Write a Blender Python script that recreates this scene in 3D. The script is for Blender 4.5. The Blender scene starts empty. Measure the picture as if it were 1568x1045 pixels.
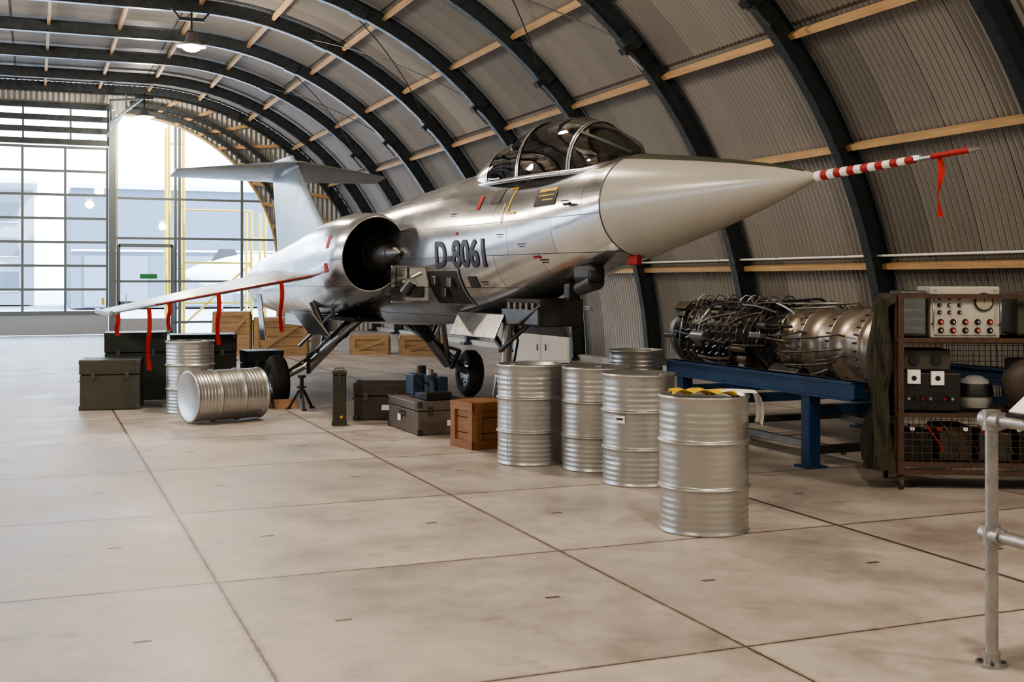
import bpy, bmesh, math, random
import numpy as np
from mathutils import Matrix, Vector
random.seed(7)
R=math.radians
scene=bpy.context.scene
COL=scene.collection

# ------------------------------------------------------------------ materials
def newmat(name):
    m=bpy.data.materials.new(name); m.use_nodes=True
    nt=m.node_tree; b=nt.nodes['Principled BSDF']
    return m,nt,b
def N(nt,t,**kw):
    n=nt.nodes.new(t)
    for k,v in kw.items(): setattr(n,k,v)
    return n
def mathn(nt,op,a,b=None,c=None):
    n=nt.nodes.new('ShaderNodeMath'); n.operation=op
    for i,x in enumerate((a,b,c)):
        if x is None: continue
        if isinstance(x,(int,float)): n.inputs[i].default_value=x
        else: nt.links.new(x,n.inputs[i])
    return n.outputs[0]
def mixc(nt,fac,a,b,mode='MIX'):
    n=nt.nodes.new('ShaderNodeMix'); n.data_type='RGBA'; n.blend_type=mode
    for s,x in ((n.inputs[0],fac),(n.inputs[6],a),(n.inputs[7],b)):
        if isinstance(x,(int,float)): s.default_value=x
        elif isinstance(x,(tuple,list)): s.default_value=(*x[:3],1)
        else: nt.links.new(x,s)
    return n.outputs[2]
def pmat(name,col,rough=.5,metal=0,var=.15,scale=6,bump=0,bscale=40,rvar=.1,stretch=None,spec=None):
    m,nt,b=newmat(name)
    tc=N(nt,'ShaderNodeTexCoord'); mp=N(nt,'ShaderNodeMapping')
    nt.links.new(tc.outputs['Object'],mp.inputs[0])
    if stretch: mp.inputs['Scale'].default_value=stretch
    no=N(nt,'ShaderNodeTexNoise'); no.inputs['Scale'].default_value=scale; no.inputs['Detail'].default_value=5
    nt.links.new(mp.outputs[0],no.inputs['Vector'])
    dark=tuple(c*(1-var*1.6) for c in col); lite=tuple(min(1,c*(1+var)) for c in col)
    c=mixc(nt,no.outputs['Fac'],dark,lite)
    nt.links.new(c,b.inputs['Base Color'])
    b.inputs['Metallic'].default_value=metal
    r=mathn(nt,'MULTIPLY_ADD',no.outputs['Fac'],rvar*2,rough-rvar)
    nt.links.new(r,b.inputs['Roughness'])
    if spec is not None: b.inputs['Specular IOR Level'].default_value=spec
    if bump:
        n2=N(nt,'ShaderNodeTexNoise'); n2.inputs['Scale'].default_value=bscale
        nt.links.new(mp.outputs[0],n2.inputs['Vector'])
        bp=N(nt,'ShaderNodeBump'); bp.inputs['Strength'].default_value=bump; bp.inputs['Distance'].default_value=.02
        nt.links.new(n2.outputs['Fac'],bp.inputs['Height']); nt.links.new(bp.outputs[0],b.inputs['Normal'])
    return m
def emat(name,col,st):
    m,nt,b=newmat(name)
    b.inputs['Base Color'].default_value=(*col,1); b.inputs['Emission Color'].default_value=(*col,1); b.inputs['Emission Strength'].default_value=st
    return m
def glassmat(name,tint=(1,1,1),refl=.08,rough=.02,gain=.8):
    m=bpy.data.materials.new(name); m.use_nodes=True; nt=m.node_tree; nt.nodes.clear()
    o=N(nt,'ShaderNodeOutputMaterial'); t=N(nt,'ShaderNodeBsdfTransparent'); g=N(nt,'ShaderNodeBsdfGlossy'); mx=N(nt,'ShaderNodeMixShader')
    t.inputs[0].default_value=(*tint,1); g.inputs['Roughness'].default_value=rough
    lw=N(nt,'ShaderNodeLayerWeight'); lw.inputs[0].default_value=.35
    f=mathn(nt,'MULTIPLY_ADD',lw.outputs['Fresnel'],gain,refl)
    nt.links.new(f,mx.inputs[0]); nt.links.new(t.outputs[0],mx.inputs[1]); nt.links.new(g.outputs[0],mx.inputs[2]); nt.links.new(mx.outputs[0],o.inputs[0])
    return m

def floor_mat():
    m,nt,b=newmat('concrete_slabs')
    tc=N(nt,'ShaderNodeTexCoord'); sx=N(nt,'ShaderNodeSeparateXYZ'); nt.links.new(tc.outputs['Object'],sx.inputs[0])
    P=2.01
    u=mathn(nt,'SUBTRACT',sx.outputs[0],.91-20*P); v=mathn(nt,'SUBTRACT',sx.outputs[1],6.5-20*P)
    um=mathn(nt,'MODULO',u,P); vm=mathn(nt,'MODULO',v,P)
    def edge(x):
        a=mathn(nt,'SUBTRACT',P,x); return mathn(nt,'MINIMUM',x,a)
    nj=N(nt,'ShaderNodeTexNoise'); nj.inputs['Scale'].default_value=14; nj.inputs['Detail'].default_value=4; nt.links.new(tc.outputs['Object'],nj.inputs['Vector'])
    e=mathn(nt,'MINIMUM',edge(um),edge(vm))
    er=mathn(nt,'ADD',e,mathn(nt,'MULTIPLY',mathn(nt,'SUBTRACT',nj.outputs['Fac'],.5),.02))
    joint=mathn(nt,'LESS_THAN',er,.008)
    steel=mathn(nt,'LESS_THAN',e,.026)
    bj=mathn(nt,'LESS_THAN',mathn(nt,'ABSOLUTE',mathn(nt,'SUBTRACT',sx.outputs[0],4.935)),.016)
    joint=mathn(nt,'MAXIMUM',joint,bj)
    def near(x,c,w): return mathn(nt,'LESS_THAN',mathn(nt,'ABSOLUTE',mathn(nt,'SUBTRACT',x,c)),w)
    sl=mathn(nt,'MULTIPLY',mathn(nt,'MAXIMUM',near(um,.46,.04),near(um,1.55,.04)),near(vm,1.07,.017))
    dark=mathn(nt,'MAXIMUM',joint,sl)
    iu=mathn(nt,'FLOOR',mathn(nt,'DIVIDE',u,P)); iv=mathn(nt,'FLOOR',mathn(nt,'DIVIDE',v,P))
    cb=N(nt,'ShaderNodeCombineXYZ'); nt.links.new(iu,cb.inputs[0]); nt.links.new(iv,cb.inputs[1])
    wn=N(nt,'ShaderNodeTexWhiteNoise'); nt.links.new(cb.outputs[0],wn.inputs['Vector'])
    n1=N(nt,'ShaderNodeTexNoise'); n1.inputs['Scale'].default_value=1.5; n1.inputs['Detail'].default_value=10; n1.inputs['Roughness'].default_value=.7
    va=N(nt,'ShaderNodeVectorMath',operation='ADD'); vs_=N(nt,'ShaderNodeVectorMath',operation='SCALE'); vs_.inputs['Scale'].default_value=7
    nt.links.new(wn.outputs['Color'],vs_.inputs[0]); nt.links.new(tc.outputs['Object'],va.inputs[0]); nt.links.new(vs_.outputs[0],va.inputs[1])
    nt.links.new(va.outputs[0],n1.inputs['Vector'])
    n2=N(nt,'ShaderNodeTexNoise'); n2.inputs['Scale'].default_value=45; n2.inputs['Detail'].default_value=5
    nt.links.new(tc.outputs['Object'],n2.inputs['Vector'])
    cr=N(nt,'ShaderNodeValToRGB'); nt.links.new(n1.outputs['Fac'],cr.inputs[0])
    cr.color_ramp.elements[0].position=.33; cr.color_ramp.elements[0].color=(.245,.215,.195,1)
    cr.color_ramp.elements[1].position=.60; cr.color_ramp.elements[1].color=(.47,.425,.39,1)
    k=mathn(nt,'MULTIPLY_ADD',wn.outputs['Value'],.20,.88)
    mul=N(nt,'ShaderNodeVectorMath',operation='SCALE'); nt.links.new(cr.outputs[0],mul.inputs[0]); nt.links.new(k,mul.inputs['Scale'])
    c=mixc(nt,mathn(nt,'MULTIPLY',n2.outputs['Fac'],.25),mul.outputs[0],(.54,.50,.465))
    n3=N(nt,'ShaderNodeTexNoise'); n3.inputs['Scale'].default_value=2.7; n3.inputs['Detail'].default_value=9; n3.inputs['Roughness'].default_value=.72
    nt.links.new(tc.outputs['Object'],n3.inputs['Vector'])
    st=N(nt,'ShaderNodeMapRange'); st.inputs[1].default_value=.55; st.inputs[2].default_value=.74; nt.links.new(n3.outputs['Fac'],st.inputs[0])
    c=mixc(nt,mathn(nt,'MULTIPLY',st.outputs[0],.6),c,(.16,.125,.105))
    c=mixc(nt,mathn(nt,'MULTIPLY',steel,.4),c,(.26,.19,.15))
    c=mixc(nt,mathn(nt,'MULTIPLY',dark,.88),c,(.045,.03,.025))
    nt.links.new(c,b.inputs['Base Color'])
    r=mathn(nt,'MULTIPLY_ADD',n1.outputs['Fac'],.6,.16); nt.links.new(r,b.inputs['Roughness'])
    b.inputs['Specular IOR Level'].default_value=.45
    bp=N(nt,'ShaderNodeBump'); bp.inputs['Strength'].default_value=.25; bp.inputs['Distance'].default_value=.01
    h=mathn(nt,'SUBTRACT',mathn(nt,'MULTIPLY',n2.outputs['Fac'],.15),dark); nt.links.new(h,bp.inputs['Height']); nt.links.new(bp.outputs[0],b.inputs['Normal'])
    return m
def aircraft_metal():
    m,nt,b=newmat('bare_aluminium_panels')
    tc=N(nt,'ShaderNodeTexCoord'); sx=N(nt,'ShaderNodeSeparateXYZ'); nt.links.new(tc.outputs['Object'],sx.inputs[0])
    cb=N(nt,'ShaderNodeCombineXYZ'); nt.links.new(sx.outputs[1],cb.inputs[0]); nt.links.new(sx.outputs[2],cb.inputs[1])
    br=N(nt,'ShaderNodeTexBrick'); nt.links.new(cb.outputs[0],br.inputs[0])
    br.offset=.37; br.inputs['Scale'].default_value=1; br.inputs['Brick Width'].default_value=.83; br.inputs['Row Height'].default_value=.31
    br.inputs['Mortar Size'].default_value=.0035; br.inputs['Mortar Smooth'].default_value=.2
    br.inputs['Color1'].default_value=(.72,.725,.73,1); br.inputs['Color2'].default_value=(.50,.51,.52,1); br.inputs['Mortar'].default_value=(.08,.08,.08,1)
    no=N(nt,'ShaderNodeTexNoise'); no.inputs['Scale'].default_value=4; no.inputs['Detail'].default_value=7
    nt.links.new(tc.outputs['Object'],no.inputs['Vector'])
    c=mixc(nt,.3,br.outputs['Color'],no.outputs['Fac'],'SOFT_LIGHT')
    vo=N(nt,'ShaderNodeTexVoronoi'); vo.inputs['Scale'].default_value=22; vo.inputs['Randomness'].default_value=.0
    nt.links.new(cb.outputs[0],vo.inputs['Vector'])
    rv=mathn(nt,'LESS_THAN',vo.outputs['Distance'],.09)
    ym=mathn(nt,'MODULO',mathn(nt,'ADD',sx.outputs[1],10),.415)
    rv=mathn(nt,'MULTIPLY',rv,mathn(nt,'LESS_THAN',ym,.06))
    c=mixc(nt,mathn(nt,'MULTIPLY',rv,.5),c,(.12,.12,.12))
    nt.links.new(c,b.inputs['Base Color'])
    b.inputs['Metallic'].default_value=.93
    # panel-to-panel roughness differences
    bw=N(nt,'ShaderNodeRGBToBW'); nt.links.new(br.outputs['Color'],bw.inputs[0])
    rr=mathn(nt,'MULTIPLY_ADD',bw.outputs[0],-.30,.30)
    nt.links.new(mathn(nt,'MULTIPLY_ADD',no.outputs['Fac'],.16,rr),b.inputs['Roughness'])
    n3=N(nt,'ShaderNodeTexNoise'); n3.inputs['Scale'].default_value=2.2; nt.links.new(tc.outputs['Object'],n3.inputs['Vector'])
    bp=N(nt,'ShaderNodeBump'); bp.inputs['Strength'].default_value=.13; bp.inputs['Distance'].default_value=.03
    h=mathn(nt,'SUBTRACT',n3.outputs['Fac'],mathn(nt,'MULTIPLY',br.outputs['Fac'],.1)); nt.links.new(h,bp.inputs['Height']); nt.links.new(bp.outputs[0],b.inputs['Normal'])
    return m
def sheet_mat(name='corrugated_sheet',k=.86):
    m,nt,b=newmat(name)
    tc=N(nt,'ShaderNodeTexCoord'); sx=N(nt,'ShaderNodeSeparateXYZ'); nt.links.new(tc.outputs['Object'],sx.inputs[0])
    y=mathn(nt,'ADD',sx.outputs[1],50)
    idx=mathn(nt,'FLOOR',mathn(nt,'DIVIDE',y,.8)); ym=mathn(nt,'MODULO',y,.8)
    seam=mathn(nt,'LESS_THAN',ym,.04)
    ang=mathn(nt,'ARCTAN2',sx.outputs[2],mathn(nt,'SUBTRACT',sx.outputs[0],3))
    la=mathn(nt,'DIVIDE',mathn(nt,'ADD',ang,.18),.4363)
    lidx=mathn(nt,'FLOOR',la); lap=mathn(nt,'LESS_THAN',mathn(nt,'MODULO',la,1.0),.014)
    cb=N(nt,'ShaderNodeCombineXYZ'); nt.links.new(idx,cb.inputs[0]); nt.links.new(lidx,cb.inputs[1])
    wn=N(nt,'ShaderNodeTexWhiteNoise'); nt.links.new(cb.outputs[0],wn.inputs['Vector'])
    no=N(nt,'ShaderNodeTexNoise'); no.inputs['Scale'].default_value=.9; no.inputs['Detail'].default_value=7; nt.links.new(tc.outputs['Object'],no.inputs['Vector'])
    c=mixc(nt,wn.outputs['Value'],tuple(k*q for q in (.27,.26,.245)),tuple(k*q for q in (.50,.48,.45)))
    c=mixc(nt,mathn(nt,'MULTIPLY',no.outputs['Fac'],.5),c,tuple(k*q for q in (.31,.298,.275)))
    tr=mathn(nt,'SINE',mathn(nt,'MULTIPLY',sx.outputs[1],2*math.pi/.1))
    tr=mathn(nt,'MULTIPLY',mathn(nt,'GREATER_THAN',tr,.6),.55)  # trough shading painted into the sheet colour as dark stripes
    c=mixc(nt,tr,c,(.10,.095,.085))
    c=mixc(nt,mathn(nt,'MULTIPLY',mathn(nt,'MAXIMUM',seam,lap),.8),c,(.05,.047,.043))
    nt.links.new(c,b.inputs['Base Color']); b.inputs['Roughness'].default_value=.38; b.inputs['Metallic'].default_value=.5
    return m
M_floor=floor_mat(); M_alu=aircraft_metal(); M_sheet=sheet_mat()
M_rib=pmat('rib_paint_dark',(.030,.038,.044),.28,.1,.2)
M_wood=pmat('purlin_wood',(.50,.32,.16),.6,0,.3,3,stretch=(6,.6,6))
M_crate=pmat('crate_wood',(.36,.23,.12),.6,0,.35,4,stretch=(1,1,7))
M_crateO=pmat('orange_wood',(.27,.12,.045),.5,0,.35,5,stretch=(1,1,6))
M_drum=pmat('galvanised_drum',(.50,.50,.485),.36,.85,.16,4,rvar=.08,stretch=(1,1,.5))
M_white=pmat('white_paint',(.8,.8,.78),.45,0,.04)
M_paper=pmat('paper',(.85,.84,.82),.7,0,.03)
M_yel=pmat('yellow_paint',(.75,.50,.03),.4,0,.1)
M_red=pmat('red_fabric',(.33,.012,.012),.7,0,.2)
M_black=pmat('black_paint',(.012,.012,.013),.45,0,.2)
M_dark=pmat('dark_interior',(.02,.019,.017),.7,0,.3)
M_rubber=pmat('tyre_rubber',(.018,.018,.018),.75,0,.2)
M_steel=pmat('steel',(.45,.45,.45),.3,.95,.12,12)
M_dsteel=pmat('dark_steel',(.12,.12,.12),.36,.85,.3,14)
M_bronze=pmat('heat_tinted_casing',(.48,.42,.35),.36,.85,.25,5)
M_bronze2=pmat('brown_pipe',(.16,.12,.09),.40,.8,.3,14)
M_olive=pmat('olive_paint',(.05,.052,.038),.5,0,.25)
M_brown=pmat('brown_case',(.05,.038,.03),.5,0,.25)
M_trunk=pmat('trunk_grey_brown',(.12,.10,.087),.55,0,.25)
M_blue=pmat('stand_blue',(.012,.045,.12),.4,0,.2)
M_bluegrey=pmat('jack_bluegrey',(.04,.065,.11),.45,.1,.2)
M_rust=pmat('rusty_frame',(.08,.045,.03),.7,.1,.5,18)
M_tarp=pmat('camo_tarp',(.045,.043,.028),.9,0,.6,9,bump=.6)
M_panel=pmat('instrument_panel_beige',(.45,.44,.40),.4,0,.08)
M_galv=pmat('galvanised_tube',(.42,.42,.42),.38,.8,.25,20)
M_radome=pmat('radome_paint',(.41,.395,.35),.25,0,.08,2.5,rvar=.06)
M_anti=pmat('antiglare_green',(.045,.055,.035),.5,0,.2)
M_glass=glassmat('window_glass',(.93,.97,1),.02,gain=.4)
M_canopy=glassmat('canopy_glass',(.80,.83,.82),.14,.02)
M_bulb=emat('lamp_bulb',(1,.72,.38),40)
M_frame=pmat('door_frame_grey',(.13,.15,.155),.45,.2,.1)
M_conc=pmat('kerb_concrete',(.40,.38,.34),.8,0,.15)
M_door=pmat('door_panel_grey',(.35,.36,.36),.5,0,.05)
M_endw=pmat('end_wall_cladding',(.38,.38,.365),.5,.1,.12,.6,stretch=(9,1,.6))
M_olivebox=pmat('olive_green_box',(.022,.032,.026),.45,0,.2)
M_wing=pmat('wing_paint_grey',(.26,.29,.31),.30,.4,.1,3)
M_trim=pmat('trim_paint',(.42,.30,.12),.5,0,.1)
M_wred=pmat('leading_edge_red',(.22,.02,.02),.5,0,.2)
M_helm=pmat('helmet_grey',(.30,.31,.31),.35,0,.1)

# ------------------------------------------------------------------ mesh builder
class MB:
    def __init__(s): s.v=[];s.f=[];s.m=[];s.sm=[];s.mats=[]
    def mi(s,mat):
        if mat not in s.mats: s.mats.append(mat)
        return s.mats.index(mat)
    def add(s,verts,faces,mat,smooth=False,M=None):
        o=len(s.v)
        for p in verts:
            p=Vector(p)
            if M is not None: p=M@p
            s.v.append(tuple(p))
        k=s.mi(mat) if not isinstance(mat,list) else None
        for i,f in enumerate(faces):
            s.f.append(tuple(o+j for j in f)); s.m.append(k if k is not None else s.mi(mat[i])); s.sm.append(smooth)
    def box(s,c,size,mat,rot=None,bev=0,M=None):
        bm=bmesh.new(); bmesh.ops.create_cube(bm,size=1)
        bmesh.ops.scale(bm,vec=size,verts=bm.verts)
        if bev>0: bmesh.ops.bevel(bm,geom=bm.edges[:],offset=bev,segments=2,profile=.5,affect='EDGES')
        T=Matrix.Translation(c)
        if rot is not None:
            if isinstance(rot,(int,float)): T=T@Matrix.Rotation(rot,4,'Z')
            elif isinstance(rot,Matrix): T=T@rot
            else:
                T=T@Matrix.Rotation(rot[2],4,'Z')@Matrix.Rotation(rot[1],4,'Y')@Matrix.Rotation(rot[0],4,'X')
        if M is not None: T=M@T
        bm.verts.index_update()
        s.add([v.co.copy() for v in bm.verts],[[v.index for v in f.verts] for f in bm.faces],mat,False,T)
        bm.free()
    def beam(s,p0,p1,w,h,mat,up=(0,0,1)):
        p0=Vector(p0);p1=Vector(p1);d=p1-p0;L=d.length;d.normalize()
        up=Vector(up)
        if abs(d.dot(up))>.98: up=Vector((1,0,0))
        x=d.cross(up).normalized(); z=x.cross(d).normalized()
        Mx=Matrix((x,d,z)).transposed().to_4x4(); Mx.translation=(p0+p1)/2
        s.box((0,0,0),(w,L,h),mat,M=Mx)
    def cyl(s,p0,p1,r0,mat,r1=None,seg=20,caps=True,smooth=True):
        if r1 is None:r1=r0
        p0=Vector(p0);p1=Vector(p1);d=(p1-p0).normalized()
        a=Vector((0,0,1)) if abs(d.z)<.9 else Vector((1,0,0))
        x=d.cross(a).normalized();y=d.cross(x)
        vs=[];fs=[]
        for p,r in ((p0,r0),(p1,r1)):
            for i in range(seg):
                t=2*math.pi*i/seg; vs.append(p+x*r*math.cos(t)+y*r*math.sin(t))
        for i in range(seg):
            j=(i+1)%seg; fs.append((i,j,seg+j,seg+i))
        s.add(vs,fs,mat,smooth)
        if caps:
            s.add(vs[:seg],[tuple(range(seg))[::-1]],mat); s.add(vs[seg:],[tuple(range(seg))],mat)
    def tube(s,pts,r,mat,seg=8):
        pts=[Vector(p) for p in pts]; rings=[]
        prev=None
        for i,p in enumerate(pts):
            d=(pts[min(i+1,len(pts)-1)]-pts[max(i-1,0)]).normalized()
            if prev is None:
                a=Vector((0,0,1)) if abs(d.z)<.9 else Vector((1,0,0)); x=d.cross(a).normalized()
            else:
                x=(prev-d*prev.dot(d)).normalized()
            prev=x;y=d.cross(x)
            rings.append([p+x*r*math.cos(2*math.pi*k/seg)+y*r*math.sin(2*math.pi*k/seg) for k in range(seg)])
        s.loft(rings,mat,True,True)
    def loft(s,rings,mat,smooth=True,caps=False,closed=True):
        n=len(rings[0]); vs=[p for r in rings for p in r]; fs=[];ms=[]
        for i in range(len(rings)-1):
            for k in range(n if closed else n-1):
                j=(k+1)%n; fs.append((i*n+k,i*n+j,(i+1)*n+j,(i+1)*n+k))
                if callable(mat): ms.append(mat(i,k))
        s.add(vs,fs,ms if callable(mat) else mat,smooth)
        if caps:
            m0=mat(0,0) if callable(mat) else mat
            s.add(rings[0],[tuple(range(n))[::-1]],m0); s.add(rings[-1],[tuple(range(n))],m0)
    def lathe(s,prof,mat,M=None,seg=40,smooth=True):
        rings=[[Vector((r*math.cos(2*math.pi*k/seg),r*math.sin(2*math.pi*k/seg),z)) for k in range(seg)] for r,z in prof]
        if M is not None: rings=[[M@p for p in r] for r in rings]
        s.loft(rings,mat,smooth)
    def obj(s,name,parent=None,loc=None,rotz=0,split=False):
        me=bpy.data.meshes.new(name); me.from_pydata(s.v,[],s.f)
        for m in s.mats: me.materials.append(m)
        me.polygons.foreach_set('material_index',s.m); me.polygons.foreach_set('use_smooth',s.sm)
        me.update()
        bm=bmesh.new(); bm.from_mesh(me); bmesh.ops.recalc_face_normals(bm,faces=bm.faces); bm.to_mesh(me); bm.free()
        o=bpy.data.objects.new(name,me); COL.objects.link(o)
        if parent: o.parent=parent
        if loc is not None: o.location=loc
        o.rotation_euler[2]=rotz
        return o
def empty(name,loc=(0,0,0),rotz=0):
    e=bpy.data.objects.new(name,None); COL.objects.link(e); e.location=loc; e.rotation_euler[2]=rotz; e.empty_display_size=.2
    return e

# ------------------------------------------------------------------ hangar shell
Y0,Y1=-5.0,37.6
RR=7.4
ribY=[-3.6,-.4,2.8,6.0,9.2,12.4,15.6,18.8,22.0,25.2,28.4,31.6,34.8,37.3]
WB=[(ribY[i]+.35,ribY[i+1]-.35) for i in range(5,12)]   # unseen left-wall bays, glazing added to let in daylight
def arch(r,n=26):
    pts=[]
    for i in range(n+1):
        a=math.pi/2*i/n; pts.append((3+r*math.cos(a),r*math.sin(a),math.cos(a),math.sin(a)))
    for i in range(1,5): pts.append((3-5*i/5,r,0,1))
    for i in range(n+1):
        a=math.pi/2+math.pi/2*i/n; pts.append((-2+r*math.cos(a),r*math.sin(a),math.cos(a),math.sin(a)))
    return pts
b=MB(); b.box((.5,(Y0+Y1)/2,-.1),(20.6,Y1-Y0+.4,.2),M_floor); b.obj('floor')
def skin(name,r,amp,pitch,sub):
    pr=arch(r,30); ys=np.arange(Y0,Y1+.001,pitch/sub)
    vs=[]
    for y in ys:
        w=amp*math.sin(2*math.pi*y/pitch)
        for (x,z,nx,nz) in pr: vs.append((x+nx*w,y,z+nz*w))
    n=len(pr)
    f=[]
    for i in range(len(ys)-1):
        yc=(ys[i]+ys[i+1])/2; inb=any(a<yc<c for a,c in WB)
        for k in range(n-1):
            if inb and 55<=k<=61: continue
            f.append((i*n+k,i*n+k+1,(i+1)*n+k+1,(i+1)*n+k))
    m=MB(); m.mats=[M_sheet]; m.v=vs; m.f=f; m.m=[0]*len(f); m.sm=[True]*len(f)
    return m
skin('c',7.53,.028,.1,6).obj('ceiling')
b=MB()
def lp(r,th,y): return (-2-r*math.cos(R(th)),y,r*math.sin(R(th)))
for a,c in WB:
    b.loft([[Vector(lp(7.50,th,y)) for th in range(9,31,3)] for y in (a,c)],M_glass,True,False,closed=False)
    for y in (a,c,(a+c)/2):
        for th in range(9,30,3): b.beam(lp(7.48,th,y),lp(7.48,th+3,y),.07,.07,M_frame,up=(0,1,0))
    for th in (9,19.5,30): b.beam(lp(7.48,th,a),lp(7.48,th,c),.07,.07,M_frame)
b.obj('added_left_window')
b=MB()
b.box((10.36,(Y0+Y1)/2,.06),(.2,Y1-Y0,.12),M_conc)
b.obj('baseboard_right')
b=MB(); b.box((-9.36,(Y0+Y1)/2,.06),(.2,Y1-Y0,.12),M_conc); b.obj('baseboard_left')
for y in ribY:
    b=MB()
    pr_i=arch(7.15,30)
    def ring(i):
        x,z,nx,nz=pr_i[i]
        fw=.075; t=.018; wt=.008
        out=[]
        H=.28
        prof=[(0,-fw),(0,fw),(t,fw),(t,wt),(H-t,wt),(H-t,fw),(H,fw),(H,-fw),(H-t,-fw),(H-t,-wt),(t,-wt),(t,-fw)]
        for h,l in prof: out.append(Vector((x+nx*h,y+l,z+nz*h)))
        return out
    rings=[ring(i) for i in range(len(pr_i))]
    b.loft(rings,M_rib,False,True)
    for a,sgn in ((45,1),(68,1),(135,-1)):
        cx=3 if a<90 else -2
        aa=R(a); c=Vector((cx+7.26*math.cos(aa),y,7.26*math.sin(aa)))
        rot=Matrix.Rotation(-aa,4,'Y')
        b.box(c,(.26,.18,.30),M_rib,rot=rot)
        for q in (-.12,0,.12):
            for r_ in (-.08,.08):
                p=Vector((cx+(7.26+r_)*math.cos(aa)-q*math.sin(aa),y-.09,(7.26+r_)*math.sin(aa)+q*math.cos(aa))); b.cyl(p,p+Vector((0,-.025,0)),.018,M_dsteel,seg=6)
        if a==45:
            b.box((cx+7.06*math.cos(aa),y-.14,7.06*math.sin(aa)),(.12,.18,.10),M_black,rot=rot)
            b.beam((cx+7.05*math.cos(aa),y-.1,7.05*math.sin(aa)),(cx+6.98*math.cos(R(42)),y-.34,6.98*math.sin(R(42))),.03,.03,M_black)
    b.box((10.27,y,.03),(.45,.3,.06),M_rib)
    b.obj('roof_rib')
b=MB()
pa=[(3+RR*math.cos(R(a)),RR*math.sin(R(a)),R(a)) for a in (14.2,26.7,39.2,51.7,64.2,76.7)]
pa+= [(x,RR,math.pi/2) for x in (3.2,1.8,.3,-1.2)]
pa+=[(-2+RR*math.cos(R(180-a)),RR*math.sin(R(180-a)),R(180-a)) for a in (6.5,33,39.2,51.7,64.2,76.7)]
for (x,z,a) in pa:
    for i in range(len(ribY)-1):
        ya,yb=ribY[i]+.10,ribY[i+1]-.02
        b.box((x-.02*math.cos(a),(ya+yb)/2,z-.02*math.sin(a)),(.12,yb-ya,.07),M_wood,rot=Matrix.Rotation(-a,4,'Y'))
        b.box((x-.04*math.cos(a),ribY[i]+.14,z-.04*math.sin(a)),(.13,.08,.09),M_rib,rot=Matrix.Rotation(-a,4,'Y'))
b.obj('roof_purlins')
b=MB()
def onarc(r,a): return (3+r*math.cos(R(a)),r*math.sin(R(a)))
x,z=onarc(7.30,15.4); b.cyl((x,Y0,z),(x,Y1,z),.016,M_white,seg=8)
for yy in np.arange(Y0+.5,Y1,1.6): b.box((x+.03,yy,z),(.06,.03,.05),M_dsteel)
b.obj('wall_conduit')
b=MB()
for i in (4,6,8,10):
    for a0,a1 in ((45,70),(70,45)):
        pts=[]
        for k in range(13):
            t=k/12; x,z=onarc(7.22,a0+(a1-a0)*t); pts.append((x,ribY[i]+(ribY[i+1]-ribY[i])*t,z))
        b.tube(pts,.012,M_dsteel,seg=6)
b.obj('wind_bracing_rods')
b=MB()
pr=arch(7.5,30); vs=[(x,Y0,z) for x,z,_,_ in pr]+[(.5,Y0,0)]
b.add(vs,[(i,i+1,len(vs)-1) for i in range(len(pr)-1)],M_endw); b.obj('wall_front')

YE=37.5
def glz(x):
    d=x-2.5
    return 2+math.sqrt(max(0,4.6**2-d*d)) if x>2.5 else 6.6
b=MB()
def outz(x):
    if x>3: return math.sqrt(max(0,7.5**2-(x-3)**2))
    if x<-2: return math.sqrt(max(0,7.5**2-(x+2)**2))
    return 7.5
def corr(x): return YE+.05+.03*math.sin(2*math.pi*x/.15)
xs=np.linspace(2.23,10.48,380); vs=[];fs=[]
for x in xs:
    zi=glz(x) if x<7.1 else 0
    vs+= [(x,corr(x),min(zi,outz(x))),(x,corr(x),outz(x))]
for i in range(len(xs)-1): fs.append((2*i,2*i+2,2*i+3,2*i+1))
b.add(vs,fs,M_endw,True)
x0,x1=-6.3,2.05
xs=np.linspace(-9.48,2.23,500); vs=[];fs=[]
for x in xs:
    zi=0 if x<x0 else (6.75 if x>-4.5 else 5.62)
    vs+= [(x,corr(x),min(zi,outz(x))),(x,corr(x),outz(x))]
for i in range(len(xs)-1): fs.append((2*i,2*i+2,2*i+3,2*i+1))
b.add(vs,fs,M_endw,True)
b.obj('wall_back')
b=MB()
def arcbeam(cx,cz,r,w,d,mat,y,n=28,foot=True):
    pts=[]
    for i in range(n):
        a=math.pi/2*(1-i/(n-1)); pts.append((cx+r*math.cos(a),y,cz+r*math.sin(a)))
    if foot: pts.append((cx+r,y,0))
    for i in range(len(pts)-1): b.beam(pts[i],pts[i+1],w,d,mat,up=(0,1,0))
arcbeam(2.5,2,4.6,.06,.1,M_trim,YE-.02)
arcbeam(2.6,1.55,5.15,.13,.2,M_rib,YE-.1)
arcbeam(2.7,.9,6.0,.13,.2,M_rib,YE-.1)
for a in range(8,88,9):
    aa=R(a); b.beam((2.5+4.65*math.cos(aa),YE-.06,2+4.65*math.sin(aa)),(2.95+7.1*math.cos(aa),YE-.06,.2+7.1*math.sin(aa)),.1,.07,M_wood,up=(0,1,0))
b.obj('trim_1')
b=MB()
zz=[.66+i*.70 for i in range(8)]
for z in zz: b.box(((x0+x1)/2,YE,z),(x1-x0,.07,.075),M_frame)
x=x1-.03
while x>x0-.1:
    b.box((x,YE,3.1),(.07,.075,5.0),M_frame); x-=1.17
b.box(((x0+x1)/2,YE,.33),(x1-x0,.06,.62),M_door)
b.box(((x0+x1)/2,YE,.66),(x1-x0,.1,.12),M_frame)
b.add([(x0,YE,.66),(x1,YE,.66),(x1,YE,5.6),(x0,YE,5.6)],[(0,1,2,3)],M_glass)
b.box((1.9,YE-.06,1.0),(.08,.05,.2),M_yel)
b.obj('door_1')
b=MB(); xa=-4.5
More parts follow.
